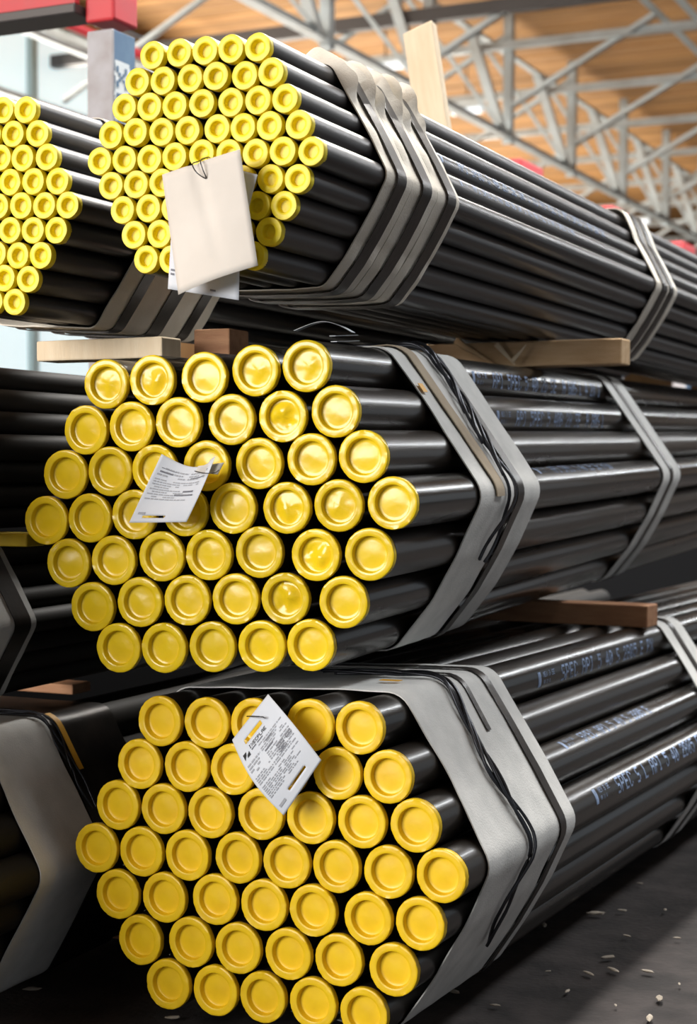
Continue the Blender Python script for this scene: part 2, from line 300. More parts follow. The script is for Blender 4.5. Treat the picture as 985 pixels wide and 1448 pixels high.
for k, (px, py, Y, wl_) in enumerate(((545, 94, 22, .62), (660, 157, 26, .55), (885, 315, 38, 1.1))):
    c = at(px, py, Y); e = empty('ceiling_lamp', c); tag(e, ['pale strip lamp hanging left of the upright timber board', 'pale strip lamp hanging right of the upright timber board', 'pale strip lamp far back above the second strap of the small pipe bundle', 'pale strip lamp at the top edge above the small pipe caps'][k], 'lamp', 'strip lamps under the roof')
    part_ = link('lamp_lens', box_me('lamp_lens', wl_, .12, .10, .02, 2), M['lamp_lens'], e)
    part_ = link('lamp_housing', box_me('lamp_housing', wl_*1.04, .16, .06, .01, 1), M['steel'], e); part_.location = (0, 0, .08)
    part_ = link('suspension_rod', bar_me('suspension_rod', (0, 0, .1), (0, 0, RZ-c.z-.02), .02, .02), M['steel_dark'], e)

# ------------------------------------------------------------------ pallet rack with red tops
def upright(y, near):
    e = empty('rack_upright', (-3.3, y, 0))
    nm = 'worn grey and blue rack upright with red top behind the small pipe bundles' if near else None
    hgt = H+1.545
    for sx in (-1, 1):
        o = link('flange', box_me('flange', .012, .14, hgt, .003, 1), M['post_blue'] if sx > 0 else M['post_grey'], e); o.location = (sx*.048, 0, hgt/2)
    o = link('front_plate', box_me('front_plate', .108, .012, hgt, .003, 1), M['post_grey'], e); o.location = (0, -.072, hgt/2)
    o = link('red_cap', box_me('red_cap', .12, .16 if near else .42, .30, .01, 2), M['red'], e); o.location = (0, 0, hgt+(.18 if near else .125))
    return e
ups = [(5.08, 'worn grey and blue rack upright with painted letters and red top'), (9.55, 'red rack top just above the small pipes right of the upright board'), (11.5, 'red rack top beside the second strap of the small pipe bundle'), (13.5, 'red rack top at the right edge above the small pipes')]
for i, (y, lb) in enumerate(ups):
    e = upright(y, i == 0); tag(e, lb, 'rack upright', 'rack uprights with red tops')
    if i == 0: rack0 = e
o = link('gap_shade_panel', box_me('gap_shade_panel', .03, 18, 1.42, .004, 1), M['gap_shade_black']); o.location = (-3.16, 12.4, .71); tag(o, 'added black panel behind the stacks that keeps the gaps between bundles dark', 'panel')  # added sheet, makes the gaps between the bundles read as deep shade
# painted marks on the side of the near upright
rng = random.Random(5)
V, F, mi = [], [], []
def quad(V, F, a, b, c, d): n = len(V); V += [a, b, c, d]; F.append((n, n+1, n+2, n+3))
x = .0550; V = []; F = []
for j in range(34):
    z = H+1.44-j*.014; y0 = -.066+rng.uniform(-.004, .004); y1 = .022+rng.uniform(-.012, .012)
    quad(V, F, Vector((x, y0, z-.0145)), Vector((x, y1, z-.0145)), Vector((x, y1, z)), Vector((x, y0, z)))
link('painted_panel', mesh('painted_panel', V, F, False), M['white_paint_and_glint'], rack0)
V, F = [], []; x = .0562
G5 = {'M': ["10001", "11011", "10101", "10001", "10001", "10001", "10001"], 'E': ["11111", "10000", "10000", "11110", "10000", "10000", "11111"], 'B': ["11110", "10001", "10001", "11110", "10001", "10001", "11110"],
 'K': ["10001", "10010", "10100", "11000", "10100", "10010", "10001"], 'X': ["10001", "10001", "01010", "00100", "01010", "10001", "10001"]}
for j, ch in enumerate('XEBMK'):
    for r_, row in enumerate(G5[ch]):
        for c_, v in enumerate(row):
            if v == '1':
                y0 = -.058+c_*.0135; z = H+1.42-j*.095-r_*.0105
                quad(V, F, Vector((x, y0, z-.011)), Vector((x, y0+.0155, z-.011)), Vector((x, y0+.0155, z)), Vector((x, y0, z)))
tag(link('painted_letters', mesh('painted_letters', V, F, False), M['post_blue'], rack0), kind='stuff')
# red cross beam on the near upright
e = empty('rack_beam', (-3.37, 5.0, H+1.685)); tag(e, 'red painted rack beam with dark underside across the upper left corner', 'beam')
o = link('web', box_me('web', 2.2, .03, .30, .004, 1), M['red'], e); o.location = (-1.1, -.03, .1)
o = link('lower_flange', box_me('lower_flange', 2.2, .16, .035, .004, 1), M['steel_dark'], e); o.location = (-1.1, .03, -.065)
o = link('upper_flange', box_me('upper_flange', 2.2, .16, .03, .004, 1), M['red'], e); o.location = (-1.1, .03, .255)
for k in range(3):
    o = link('bolt', lathe('bolt', [(0, -.02), (.016, -.018), (.02, -.008), (.02, .0)], 12), M['steel'], e); o.location = (-.35-.55*k, -.045, .1)

# ------------------------------------------------------------------ pipe bundles
def frame_of(O, axis):
    a = Vector(axis).normalized(); e1 = a.cross(Vector((0, 0, 1))).normalized(); e2 = e1.cross(a)
    m = Matrix((e1, a, e2)).transposed().to_4x4(); m.translation = Vector(O)+Vector((0, 0, H)); return m
def hexrows(counts, D, gap=1.004):
    out = []; mid = (len(counts)-1)/2
    for i, n in enumerate(counts):
        for j in range(n): out.append(((j-(n-1)/2)*D*gap, (mid-i)*D*.8661*gap, 0))
    return out
BD['lup'] = dict(O=(-2.665, 2.15, .052), axis=BD['mid']['axis'][:2]+[0.0], D=.0665, rows=[4, 5, 6, 7, 6, 5, 4])
BD['lmid'] = dict(O=(-2.635, 2.2, -.385), axis=BD['mid']['axis'][:2]+[0.0], D=.0612, rows=[4, 5, 6, 7, 6, 5, 4])
BD['llow'] = dict(O=(-2.675, 2.1, -.945), axis=(0, 1, 0), D=.102, rows=[5, 6, 7, 8, 7, 6, 5])
for k in ('lup', 'lmid', 'llow'): BD[k]['p'] = hexrows(BD[k]['rows'], BD[k]['D'])
BD['lef']['axis'][2] = 0.0
for k, b in BD.items(): b['M'] = frame_of(b['O'], b['axis'])

def pipe_me(name, r, L, n=40):
    prof = [(r-.005, .012), (r, .012), (r, L), (r*.88, L), (r*.88, L-.3), (0, L-.3)]
    me = lathe(name, prof, n); return me
def cap_big(name, R_, seed, wr):
    prof = [(R_*.93, .016), (R_*.985, .014), (R_, .009), (R_, .0005), (R_*.992, -.0018), (R_*.975, -.0028), (R_*.90, -.0030), (R_*.80, -.0030), (R_*.715, -.0030), (R_*.700, -.0024), (R_*.690, .000), (R_*.675, .0100), (R_*.665, .0112), (R_*.645, .0118), (R_*.52, .0118), (R_*.40, .0116), (R_*.27, .0112), (R_*.13, .0108), (0, .0106)]
    def fn(v):
        r = math.hypot(v.x, v.z); out = v.copy()
        if r > R_*.96:
            q = noise.noise(Vector((v.x*170, v.z*170, seed*3)))
            out.x *= 1+.012*q; out.z *= 1+.012*q; out.y += .0022*noise.noise(Vector((v.x*120, v.z*120, seed)))
        elif r < R_*.62:
            f = 1-(r/(R_*.62))**2
            out.y += f*(wr*.012*noise.noise(Vector((v.x*28, v.z*28, seed*1.7)))+wr*.004*noise.noise(Vector((v.x*70, v.z*70, seed*2.7)))-wr*.003)
        else: out.y += .0007*noise.noise(Vector((v.x*60, v.z*60, seed)))
        return out
    return lathe(name, prof, 56, fn)
def cap_small(name, R_, seed):
    prof = [(R_*.9, .016), (R_*.99, .014), (R_, .004), (R_*.99, -.0025), (R_*.965, -.0042), (R_*.88, -.0046), (R_*.70, -.0046), (R_*.53, -.0044), (R_*.505, -.0036), (R_*.49, -.001), (R_*.45, .0085), (R_*.43, .0098), (R_*.2, .0106), (0, .0106)]
    def fn(v):
        out = v.copy(); r = math.hypot(v.x, v.z)
        out.y += .0011*noise.noise(Vector((v.x*80, v.z*80, seed*5))); q = .02*noise.noise(Vector((v.x*90, v.z*90, seed)))
        out.x *= 1+q; out.z *= 1+q
        return out
    return lathe(name, prof, 36, fn)

PIPE_N = {'top': ('small black pipe', 'strapped small pipe bundle at the top'), 'mid': ('large black pipe', 'middle bundle of large pipes'), 'bot': ('large black pipe', 'bottom bundle of large pipes'), 'lef': ('small black pipe', 'small pipe bundle at the upper left edge'),
          'lup': ('dark pipe', 'uncapped dark stack left of the middle bundle'), 'lmid': ('dark pipe', 'strapped stack at the left edge below the yellow timber'), 'llow': ('dark pipe', 'strapped stack at the lower left edge')}
LEN = {'top': 5.2, 'mid': 4.4, 'bot': 5.2, 'lef': 4.8, 'lup': 6.5, 'lmid': 6.4, 'llow': 6.3}
rowname = ['top', 'second', 'third', 'fourth', 'fifth', 'sixth', 'seventh', 'eighth', 'ninth']
PIPES = {}
for k, b in BD.items():
    D = b['D']; small = D < .08; r = D/2*.985
    pm = pipe_me('steel_pipe', r, LEN[k]); pm.materials.append(M['pipe_shaded' if k in ('lup', 'lmid', 'llow') else 'pipe_small' if small else 'pipe'])
    caps = []
    if k in ('top', 'lef'): caps = [cap_small('end_cap', D/2*.985, s+.5) for s in range(5)]; cm = M['cap_small']
    elif k == 'mid': caps = [cap_big('end_cap', D/2*.99, s+.3, [.08, .15, .12, .4, .8, 1.1][s]) for s in range(6)]; cm = M['cap_gloss']
    elif k == 'bot': caps = [cap_big('end_cap', D/2*.99, s+9.3, .08) for s in range(4)]; cm = M['cap']
    for m_ in caps: m_.materials.append(cm)
    idx = 0
    for ri, n in enumerate(b['rows']):
        for ci in range(n):
            u, w_, t = b['p'][idx]; idx += 1
            fromr = n-1-ci
            if k in ('lup', 'lmid', 'llow') and fromr > 1 : continue
            if k == 'lef' and u < -.03: continue
            o = link('steel_pipe', pm); o.matrix_world = b['M'] @ Matrix.Translation((u, t, w_)) @ Matrix.Rotation(random.uniform(0, 6.28) if not caps else 0, 4, 'Y')
            rn = 'bottom' if ri == len(b['rows'])-1 else rowname[ri]
            if k in ('lup', 'lmid', 'llow', 'lef'): pos = ['rightmost', 'second from right', 'third from right', 'fourth from right', 'fifth from right', 'sixth from right'][fromr]
            else: pos = 'leftmost' if ci == 0 else 'rightmost' if fromr == 0 else rowname[ci]+' from left'
            kindw, bn = PIPE_N[k]
            lab = '%s%s, %s in the %s row of the %s' % (kindw, ' with yellow cap' if caps else '', pos, rn, bn)
            w16 = lab.split()
            if len(w16) > 16: lab = lab.replace(' of the strapped small pipe bundle at the top', ', topmost small bundle').replace(' of the small pipe bundle at the upper left edge', ', upper left bundle').replace(' of the middle bundle of large pipes', ', middle bundle').replace(' of the bottom bundle of large pipes', ', bottom bundle').replace(' of the uncapped dark stack left of the middle bundle', ', dark stack left of middle bundle').replace(' of the strapped stack at the left edge below the yellow timber', ', left stack below yellow timber').replace(' of the strapped stack at the lower left edge', ', lower left strapped stack')
            tag(o, lab, 'pipe', 'pipes of the '+bn)
            PIPES[(k, ri, ci)] = o
            if caps:
                if k == 'mid': v = random.choice([0, 0, 1, 1, 2, 2]) if (ri, ci) not in ((0, 3), (0, 4), (0, 1), (1, 4), (3, 5), (4, 5), (5, 4), (3, 6), (0, 0)) else random.choice([4, 5, 3])
                else: v = random.randrange(len(caps))
                c = link('end_cap', caps[v], None, o); c.rotation_euler = (random.gauss(0, .012), random.uniform(0, 6.28), random.gauss(0, .012))
                c.location = (0, random.uniform(-.002, .001), 0)

# ------------------------------------------------------------------ printing on the pipes (5 x 7 dot marks wrapped round the pipe)
FONT = {'A': "01110 10001 10001 11111 10001 10001 10001", 'P': "11110 10001 10001 11110 10000 10000 10000", 'I': "01110 00100 00100 00100 00100 00100 01110", 'S': "01111 10000 10000 01110 00001 00001 11110",
 'E': "11111 10000 10000 11110 10000 10000 11111", 'C': "01110 10001 10000 10000 10000 10001 01110", '5': "11111 10000 11110 00001 00001 10001 01110", 'L': "10000 10000 10000 10000 10000 10000 11111", '4': "00010 00110 01010 10010 11111 00010 00010",
 '0': "01110 10001 10011 10101 11001 10001 01110", 'G': "01110 10001 10000 10111 10001 10001 01111", 'R': "11110 10001 10001 11110 10100 10010 10001", 'B': "11110 10001 10001 11110 10001 10001 11110", '2': "01110 10001 00001 00110 01000 10000 11111", '1': "00100 01100 00100 00100 00100 00100 01110",
 'X': "10001 10001 01010 00100 01010 10001 10001", '3': "11110 00001 00001 01110 00001 00001 11110", '#': "11111 11111 11111 11111 11111 11111 11111", 'M': "10001 11011 10101 10101 10001 10001 10001", ' ': "00000 00000 00000 00000 00000 00000 00000", '-': "00000 00000 00000 11111 00000 00000 00000"}
def dots(V, F, r, t0, ang, txt, h, wf=.62):
    ph = h/7; pw = h*wf/5; t = t0
    for ch in txt:
        rows = FONT[ch].split()
        for j, row in enumerate(rows):
            for i, v in enumerate(row):
                if v == '1':
                    a1 = ang+(3.5-j)*ph/r; a0 = a1-ph/r; y0 = t+i*pw; y1 = y0+pw
                    quad(V, F, *[Vector((math.cos(a)*r, yy, math.sin(a)*r)) for a, yy in ((a0, y0), (a0, y1), (a1, y1), (a1, y0))])
        t += pw*6.3
    return t
def printing(key, t0, ang, txt, h, gap=True, m='print'):
    o = PIPES[key]; r = BD[key[0]]['D']/2*.985+.0006; V, F = [], []
    t = dots(V, F, r, t0, ang, '#', h*.9, .5); t2 = t+h*.3
    dots(V, F, r, t2, ang+h*.25/r, 'MEX 3 SE', h*.32); t = dots(V, F, r, t2, ang-h*.2/r, 'GR 21 B', h*.22)
    dots(V, F, r, t2+h*3.2, ang, txt, h)
    tag(link('printed_marking', mesh('printed_marking', V, F, False), M[m], o), kind='stuff')
printing(('mid', 0, 4), .98, R(2), 'API 5PEC 5 40 2B SE  A G0S L 4 2X 1', .045)
printing(('mid', 1, 5), .98, R(-6), 'API 5PEC 5 408 2B SE'.replace('8', 'B')+'  A G0S L', .045)
printing(('mid', 3, 7), 1.0, R(62), 'API SPEC 5 40 2B SE A G0', .036)
printing(('bot', 0, 4), .95, R(2), 'SPEC API 5 40 S 2B05 E PX', .045)
printing(('bot', 2, 6), .85, R(62), 'SPEC API 5 40 S 2B05 E', .036)
printing(('bot', 3, 7), .86, R(24), 'SPEC S L API 5 40 2B05 EXS A', .045)
printing(('top', 2, 6), .78, R(28), 'API SPEC 5 40 2B SE GR 1 XS 40 PSL 2 API SPEC 5 40 2B SE', .030, m='print')
printing(('top', 3, 7), .84, R(30), 'API SPEC 5 40 2B SE GR 1 XS 40 PSL 2 API SPEC 5 40', .022)
printing(('lef', 0, 4), .12, R(75), 'API SPEC 5 40 2B SE GR 1', .02)

# ------------------------------------------------------------------ straps and felt strips: closed bands round the hull of a bundle
def hull_of(k, n=220):
    b = BD[k]; r = b['D']/2; P = []
    for u, w_, t in b['p']: P += [(u+r*math.cos(a*math.pi/18), w_+r*math.sin(a*math.pi/18)) for a in range(36)]
    P = sorted(set((round(x, 5), round(y, 5)) for x, y in P))
    def half(P):
        h = []
        for p in P:
            while len(h) > 1 and (h[-1][0]-h[-2][0])*(p[1]-h[-2][1])-(h[-1][1]-h[-2][1])*(p[0]-h[-2][0]) <= 0: h.pop()
            h.append(p)
        return h
    h = half(P)[:-1]+half(P[::-1])[:-1]; h = [Vector(p) for p in h]
    L = [0]
    for i in range(len(h)): L.append(L[-1]+(h[(i+1) % len(h)]-h[i]).length)
    out = []
    j = 0
    for i in range(n):
        s = L[-1]*i/n
        while L[j+1] < s: j += 1
        f = (s-L[j])/max(1e-9, L[j+1]-L[j]); out.append(h[j].lerp(h[(j+1) % len(h)], f))
    nrm = []
    for i in range(n):
        d = (out[(i+1) % n]-out[i-1]).normalized(); nrm.append(Vector((d.y, -d.x)))
    return out, nrm
HULL = {k: hull_of(k) for k in BD}
def angof(p): return math.degrees(math.atan2(p.y, p.x))
def hp(k, deg, off):
    P, N_ = HULL[k]; best = min(range(len(P)), key=lambda i: abs((angof(P[i])-deg+180) % 360-180)); return P[best]+N_[best]*off
def band(name, k, t0, t1, off, th, m, label, cat, group=None, wav=.0, edge=.004, seed=0, arc=None, skew=None, hump=None):
    P, N_ = HULL[k]; n = len(P); idx = list(range(n)); closed = True
    if arc:
        a0, a1 = arc; idx = [i for i in range(n) if (angof(P[i])-a0) % 360 <= (a1-a0) % 360]; closed = False
        st = next((q for q in range(len(idx)) if (idx[q]-1) % n not in idx), 0); idx = idx[st:]+idx[:st]
    mcols = max(3, int((t1-t0)/.022)+1); V, F = [], []
    def pt(i, c, outer):
        p, nr = P[i], N_[i]; f = c/(mcols-1); a = R(angof(p))
        t = t0+(t1-t0)*f
        e_ = edge*noise.noise(Vector((math.cos(a)*3, math.sin(a)*3, seed+(0 if f < .5 else 7))))
        t += e_+(skew(math.degrees(a)) if skew else 0)
        d = off+(th if outer else 0)+wav*(.5+.5*noise.noise(Vector((math.cos(a)*4.5, math.sin(a)*4.5, t*14+seed))))
        if hump: d += hump(math.degrees(a), f)
        q = p+nr*d; return Vector((q.x, t, q.y))
    for i in idx:
        V += [pt(i, c, True) for c in range(mcols)]+[pt(i, c, False) for c in range(mcols)]
    W_ = 2*mcols; cnt = len(idx)
    for r_ in range(cnt if closed else cnt-1):
        a, b = r_*W_, ((r_+1) % cnt)*W_
        for c in range(mcols-1):
            F.append((a+c, a+c+1, b+c+1, b+c)); F.append((a+mcols+c+1, a+mcols+c, b+mcols+c, b+mcols+c+1))
        F.append((a, b, b+mcols, a+mcols)); F.append((a+mcols-1, a+2*mcols-1, b+2*mcols-1, b+mcols-1))
    if not closed:
        for a, fl in ((0, 1), ((cnt-1)*W_, 0)):
            for c in range(mcols-1): F.append((a+c, a+mcols+c, a+mcols+c+1, a+c+1) if fl else (a+c+1, a+mcols+c+1, a+mcols+c, a+c))
    me = mesh(name, V, F); bm = bmesh.new(); bm.from_mesh(me); bmesh.ops.recalc_face_normals(bm, faces=bm.faces); bm.to_mesh(me); bm.free(); sharp(me, 50)
    o = link(name, me, M[m]); o.matrix_world = BD[k]['M']
    tag(o, label, cat, group); return o
# top bundle, near: three overlapping felt strips with a steel strap on each
def humps(sd):
    def fn(a, f):
        lobe = math.sin(math.pi*f/.31) if f < .31 else math.sin(math.pi*(1-f)/.31) if f > .69 else 0
        return lobe*((.034*max(0, math.sin((a-36)/50*math.pi))*(1+.35*math.sin(a*.3+sd)) if 36 < a < 86 else 0)+(.010*max(0, math.sin((a+62)/26*math.pi)) if -62 < a < -36 else 0)+(.008*max(0, math.sin((a-8)/22*math.pi)) if 8 < a < 30 else 0))
    return fn
far_hump = lambda a, f: .014*math.sin((a-36)/50*math.pi) if 36 < a < 86 else 0
wd3 = ['nearest the caps', 'in the middle of three', 'farthest of three']
for i, (a, b) in enumerate(((.305, .449), (.452, .603), (.606, .745))):
    band('felt_strip', 'top', a, b, .0015, .003, 'cloth_beige', 'beige felt strip round the top small pipe bundle, %s' % wd3[i], 'felt strip', 'felt strips on the top bundle', .002, .004, i*3.1, hump=humps(i))
for i, (a, b) in enumerate(((.352, .402), (.499, .553), (.655, .707))):
    band('steel_strap', 'top', a, b, .0115, .0012, 'strap', 'dark steel strap over beige felt on the top bundle, %s' % wd3[i], 'strap', 'steel straps on the top bundle', .0, .002, i)
band('felt_strip', 'top', 2.63, 2.92, .0015, .003, 'cloth_beige', 'narrow beige felt strip far along the top small pipe bundle', 'felt strip', 'felt strips on the top bundle', .002, .006, 2.2, hump=far_hump)
for i, (a, b) in enumerate(((2.70, 2.765), (2.80, 2.855))):
    band('steel_strap', 'top', a, b, .0085, .0012, 'strap', 'dark steel strap far along the top bundle, %s of two' % ('nearer', 'farther')[i], 'strap', 'steel straps on the top bundle', .001, .001, i, hump=far_hump)
# upper left bundle
band('felt_strip', 'lef', .29, .76, .0015, .003, 'cloth_beige', 'shaded felt wrapping round the upper left small pipe bundle', 'felt strip', None, .004, .006, 5)
for i, (a, b) in enumerate(((.36, .405), (.515, .575), (.665, .71))):
    band('steel_strap', 'lef', a, b, .009, .0012, 'strap', 'dark steel strap under the upper left small pipe bundle, %s' % wd3[i], 'strap', 'steel straps on the upper left bundle', .001, .001, i)
# middle bundle
band('felt_sheet', 'mid', .42, .698, .0015, .003, 'cloth', 'wide grey felt sheet under tie wires on the middle bundle', 'felt sheet', None, .004, .012, 1, skew=lambda a: .008*math.sin(R(a*3))-.008)
band('felt_sheet', 'mid', .742, .915, .0015, .003, 'cloth', 'grey felt sheet behind the dark strap on the middle bundle', 'felt sheet', None, .003, .006, 2)
band('steel_strap', 'mid', .70, .752, .0098, .0012, 'strap', 'dark steel strap between two grey felt sheets on the middle bundle', 'strap', None, .001, .001, 3)
band('felt_strip', 'mid', .50, .56, .009, .003, 'cloth_tan', 'tan felt strip end folded over the corner of the middle bundle', 'felt strip', None, .003, .004, 4, arc=(1, 100), skew=lambda a: -.02+.04*(1-a/100))
for i, (a, b) in enumerate(((2.46, 2.575), (2.60, 2.75))):
    band('felt_strip', 'mid', a, b, .0015, .003, 'cloth', 'narrow grey strip far along the middle bundle, %s of two' % ('nearer', 'farther')[i], 'felt strip', 'grey strips far along the middle bundle', .002, .004, i+7)
band('steel_strap', 'mid', 2.565, 2.61, .0078, .0012, 'strap', 'dark steel strap between the narrow grey strips of the middle bundle', 'strap', None, .0, .0, 3)
# bottom bundle
band('felt_sheet', 'bot', .13, .58, .0015, .003, 'cloth', 'wide grey felt sheet under tie wires on the bottom bundle', 'felt sheet', None, .004, .012, 21, skew=lambda a: .012*math.sin(R(a*2)))
band('felt_sheet', 'bot', .604, .69, .0015, .003, 'cloth', 'narrow grey felt sheet behind the dark strap on the bottom bundle', 'felt sheet', None, .003, .006, 22)
band('steel_strap', 'bot', .575, .612, .0098, .0012, 'strap', 'dark steel strap between grey felt sheets on the bottom bundle', 'strap', None, .001, .001, 23)
band('steel_strap', 'bot', .44, .462, .0098, .0012, 'strap', 'thin dark strap tucked into the felt on top of the bottom bundle', 'strap', None, .001, .001, 24, arc=(34, 96), skew=lambda a: .05*(a-34)/60)
for i, (a, b) in enumerate(((2.14, 2.235), (2.255, 2.37))):
    band('felt_strip', 'bot', a, b, .0015, .003, 'cloth', 'narrow grey strip far along the bottom bundle, %s of two' % ('nearer', 'farther')[i], 'felt strip', 'grey strips far along the bottom bundle', .002, .004, i+17)
band('steel_strap', 'bot', 2.225, 2.265, .0078, .0012, 'strap', 'dark steel strap between the narrow grey strips of the bottom bundle', 'strap', None, .0, .0, 3)
# left stacks
band('felt_sheet', 'lmid', 1.06, 1.155, .0015, .003, 'cloth', 'grey strip nearer the left edge round the stack below the yellow timber', 'felt sheet', None, .003, .004, 31)
band('felt_sheet', 'lmid', 1.195, 1.235, .0015, .003, 'cloth', 'narrow grey strip farther round the stack below the yellow timber', 'felt sheet', None, .003, .004, 32)
band('steel_strap', 'lmid', 1.135, 1.205, .009, .0012, 'strap', 'dark strap between grey strips round the stack below the yellow timber', 'strap', None, 0, 0, 33)
band('felt_sheet', 'llow', 1.07, 1.33, .0015, .003, 'cloth', 'wide grey felt sheet round the lower left stack', 'felt sheet', None, .003, .006, 34)
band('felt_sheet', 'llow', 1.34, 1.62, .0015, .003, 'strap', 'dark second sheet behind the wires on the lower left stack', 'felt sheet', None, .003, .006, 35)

# tie wires lying on the felt
def wires(k, path, n, label, cat='wire', rad=.0028, tw=.006, turns=9):
    b = BD[k]
    e = empty('tie_wire', b['M'] @ Vector((0, path[0][1], 0))); tag(e, label, cat)
    e.matrix_world = b['M']
    for s in range(n):
        pts = []; N0 = 70; ph = s*2*math.pi/n
        sp = spline([Vector((a, t, 0)) for a, t in path], 12)
        cut = len(sp) if s < 2 else int(len(sp)*(.97-.11*s))
        lo = 0 if s < 2 else int(2*s)
        for i in range(lo, max(lo+4, cut)):
            f = i/len(sp); a, t = sp[i].x, sp[i].y
            h_ = ph+f*turns*(1+.15*s); spread = tw*(1+.9*noise.noise(Vector((f*6, s, .3)))+.8*math.sin(f*9)**2)
            p = hp_s(k, a, .0145+.45*tw*(1+math.sin(h_))); pts.append(Vector((p.x, t+spread*math.cos(h_)+.010*noise.noise(Vector((f*5, s*3.1, 2))), p.y)))
        link('strand', tube_me('strand', pts, rad, 6), M['wire'], e)
    return e
def hp_s(k, deg, off):
    P, N_ = HULL[k]; n = len(P)
    A = [angof(p) for p in P]
    for i in range(n):
        d = (A[(i+1) % n]-A[i]+180) % 360-180; q = (deg-A[i]+180) % 360-180
        if 0 <= q <= d+1e-9 and abs(q) < 90:
            f = q/d if d else 0
            return P[i].lerp(P[(i+1) % n], f)+N_[i].lerp(N_[(i+1) % n], f)*off
    return hp(k, deg, off)
wires('mid', [(100, .60), (75, .655), (62, .67), (50, .665), (38, .66), (25, .64), (14, .62), (3, .615), (-8, .60), (-17, .585)], 5, 'bunch of twisted black tie wires on the middle bundle felt', rad=.0045, tw=.015, turns=14)
wires('bot', [(96, .36), (75, .375), (62, .385), (50, .37), (38, .345), (26, .335), (14, .35), (4, .365), (-8, .34), (-20, .335), (-30, .36)], 4, 'bunch of twisted black tie wires on the bottom bundle felt', rad=.0042, tw=.009, turns=15)
wires('llow', [(95, 1.30), (70, 1.31), (55, 1.325), (40, 1.335), (28, 1.34), (15, 1.345)], 3, 'tie wires on the felt of the lower left stack', rad=.003, tw=.010, turns=5)
def scrap(name, k, a0, a1, t0, t1, label, off=.012):
    return band(name, k, t0, t1, off, .0012, 'orange', label, 'tape', None, 0, .002, 1, arc=(a0, a1))
scrap('tape_scrap', 'mid', 37, 42, .43, .46, 'orange tape scrap at the felt edge of the middle bundle')
scrap('tape_scrap', 'bot', 60, 68, .27, .29, 'orange tape scrap beside the wires on the bottom bundle')
scrap('tape_scrap', 'llow', 30, 56, 1.365, 1.385, 'orange tape strip beside the wires on the lower left stack')

# ------------------------------------------------------------------ timbers
def timber(name, p, q, hgt, dep, m, label, warp=.002, cat='timber'):
    p, q = Vector(p), Vector(q); d = q-p
    o = link(name, box_me(name, d.length, dep, hgt, .004, 2, warp), M[m]); o.location = (p+q)/2; o.rotation_euler = (0, -math.asin(d.z/d.length), math.atan2(d.y, d.x))
    tag(o, label, cat); return o
Z = lambda k, t, w_: (BD[k]['M'] @ Vector((0, t, w_))).z
hi = lambda k, t: Z(k, t, max(q[1] for q in BD[k]['p'])+BD[k]['D']/2)
lo = lambda k, t: Z(k, t, min(q[1] for q in BD[k]['p'])-BD[k]['D']/2)
z0, z1 = hi('mid', 1.75), lo('top', 1.95)
timber('support_timber', (-2.12, 5.02, (z0+z1)/2), (-1.40, 5.02, (z0+z1)/2), z1-z0-.006, .10, 'wood', 'pale support timber between the top and middle bundles')
z0, z1 = hi('bot', 2.0), lo('mid', 2.0)
timber('support_timber', (-2.15, 5.30, (z0+z1)/2), (-1.37, 5.24, (z0+z1)/2), z1-z0-.004, .10, 'wood_red', 'reddish support timber between the middle and bottom bundles')
zl = max(hi('lup', 1.3), H+.256)+.003
timber('support_timber', (-2.435, 3.45, zl+.026), (-2.075, 3.45, zl+.026), .05, .09, 'wood_pale', 'pale timber plank above the leftmost caps under the upper left bundle', .001)
z1 = lo('lef', .5); zl = H+.2715
timber('support_block', (-2.085, 3.62, (zl+z1)/2), (-1.985, 3.62, (zl+z1)/2), z1-zl-.004, .10, 'wood_red', 'dark timber block between the small and middle bundles above the left caps', .001)
timber('support_timber', (-3.0, 3.35, H-.174), (-2.405, 3.36, H-.174), .032, .08, 'wood_yellow', 'yellowish timber with yellow bounce light in its colour, poking out left of the middle bundle')
timber('support_timber', (-3.05, 3.9, H-.612), (-2.64, 3.9, H-.614), .028, .09, 'wood_red', 'dark timber between the two strapped stacks at the left edge', .001)
for t, lb in ((.75, 'nearer low timber on the floor under the bottom bundle'), (2.6, 'farther low timber on the floor under the bottom bundle')):
    z1 = lo('bot', t); timber('floor_timber', (-2.1, 3.25+t, (z1-.006)/2), (-1.52, 3.25+t, (z1-.006)/2), z1-.004, .10, 'wood_red', lb, .001)
timber('floor_timber', (-3.05, 3.9, .011), (-2.35, 3.9, .011), .024, .10, 'wood_red', 'thin timber on the floor under the lower left stack', 0)
# splintered end on the upper timber
V, F = [], []
e = empty('timber_splinter', (-1.86, 4.95, hi('mid', 1.75))); tag(e, 'splintered light wood leaning on the support timber under the top bundle', 'splinter')
for i, (dx, dz, ln, wd) in enumerate(((0, .02, .17, .022), (.10, .01, .09, .018), (.15, .012, .07, .014))):
    me = box_me('shard', ln, .012, wd, .003, 1); 
    for v in me.vertices:
        if v.co.x > ln*.3: v.co.z *= .25; v.co.y *= .4
    o = link('shard', me, M['wood_pale' if i else 'wood'], e); o.location = (dx, -.015*i-.005, .035+dz*.5); o.rotation_euler = (0, R((32, 48, -50)[i]), R(8*i))
# upright board between the two small pipe bundles
bt = Vector((-2.205, 5.3, H+1.505)); bb = Vector((-2.085, 5.3, H+.74))
d = bt-bb
me = box_me('upright_board', .112, .045, d.length, .004, 2, .0015)
for v in me.vertices:
    if v.co.z > .3: v.co.z += .012*(v.co.x < 0)*-1+.01*noise.noise(v.co*20)
o = link('upright_board', me, M['wood_pale']); o.location = (bt+bb)/2; o.rotation_euler = (0, math.atan2(d.x, d.z), 0)
tag(o, 'upright pale sawn board sticking up behind the top small pipe bundle', 'board')

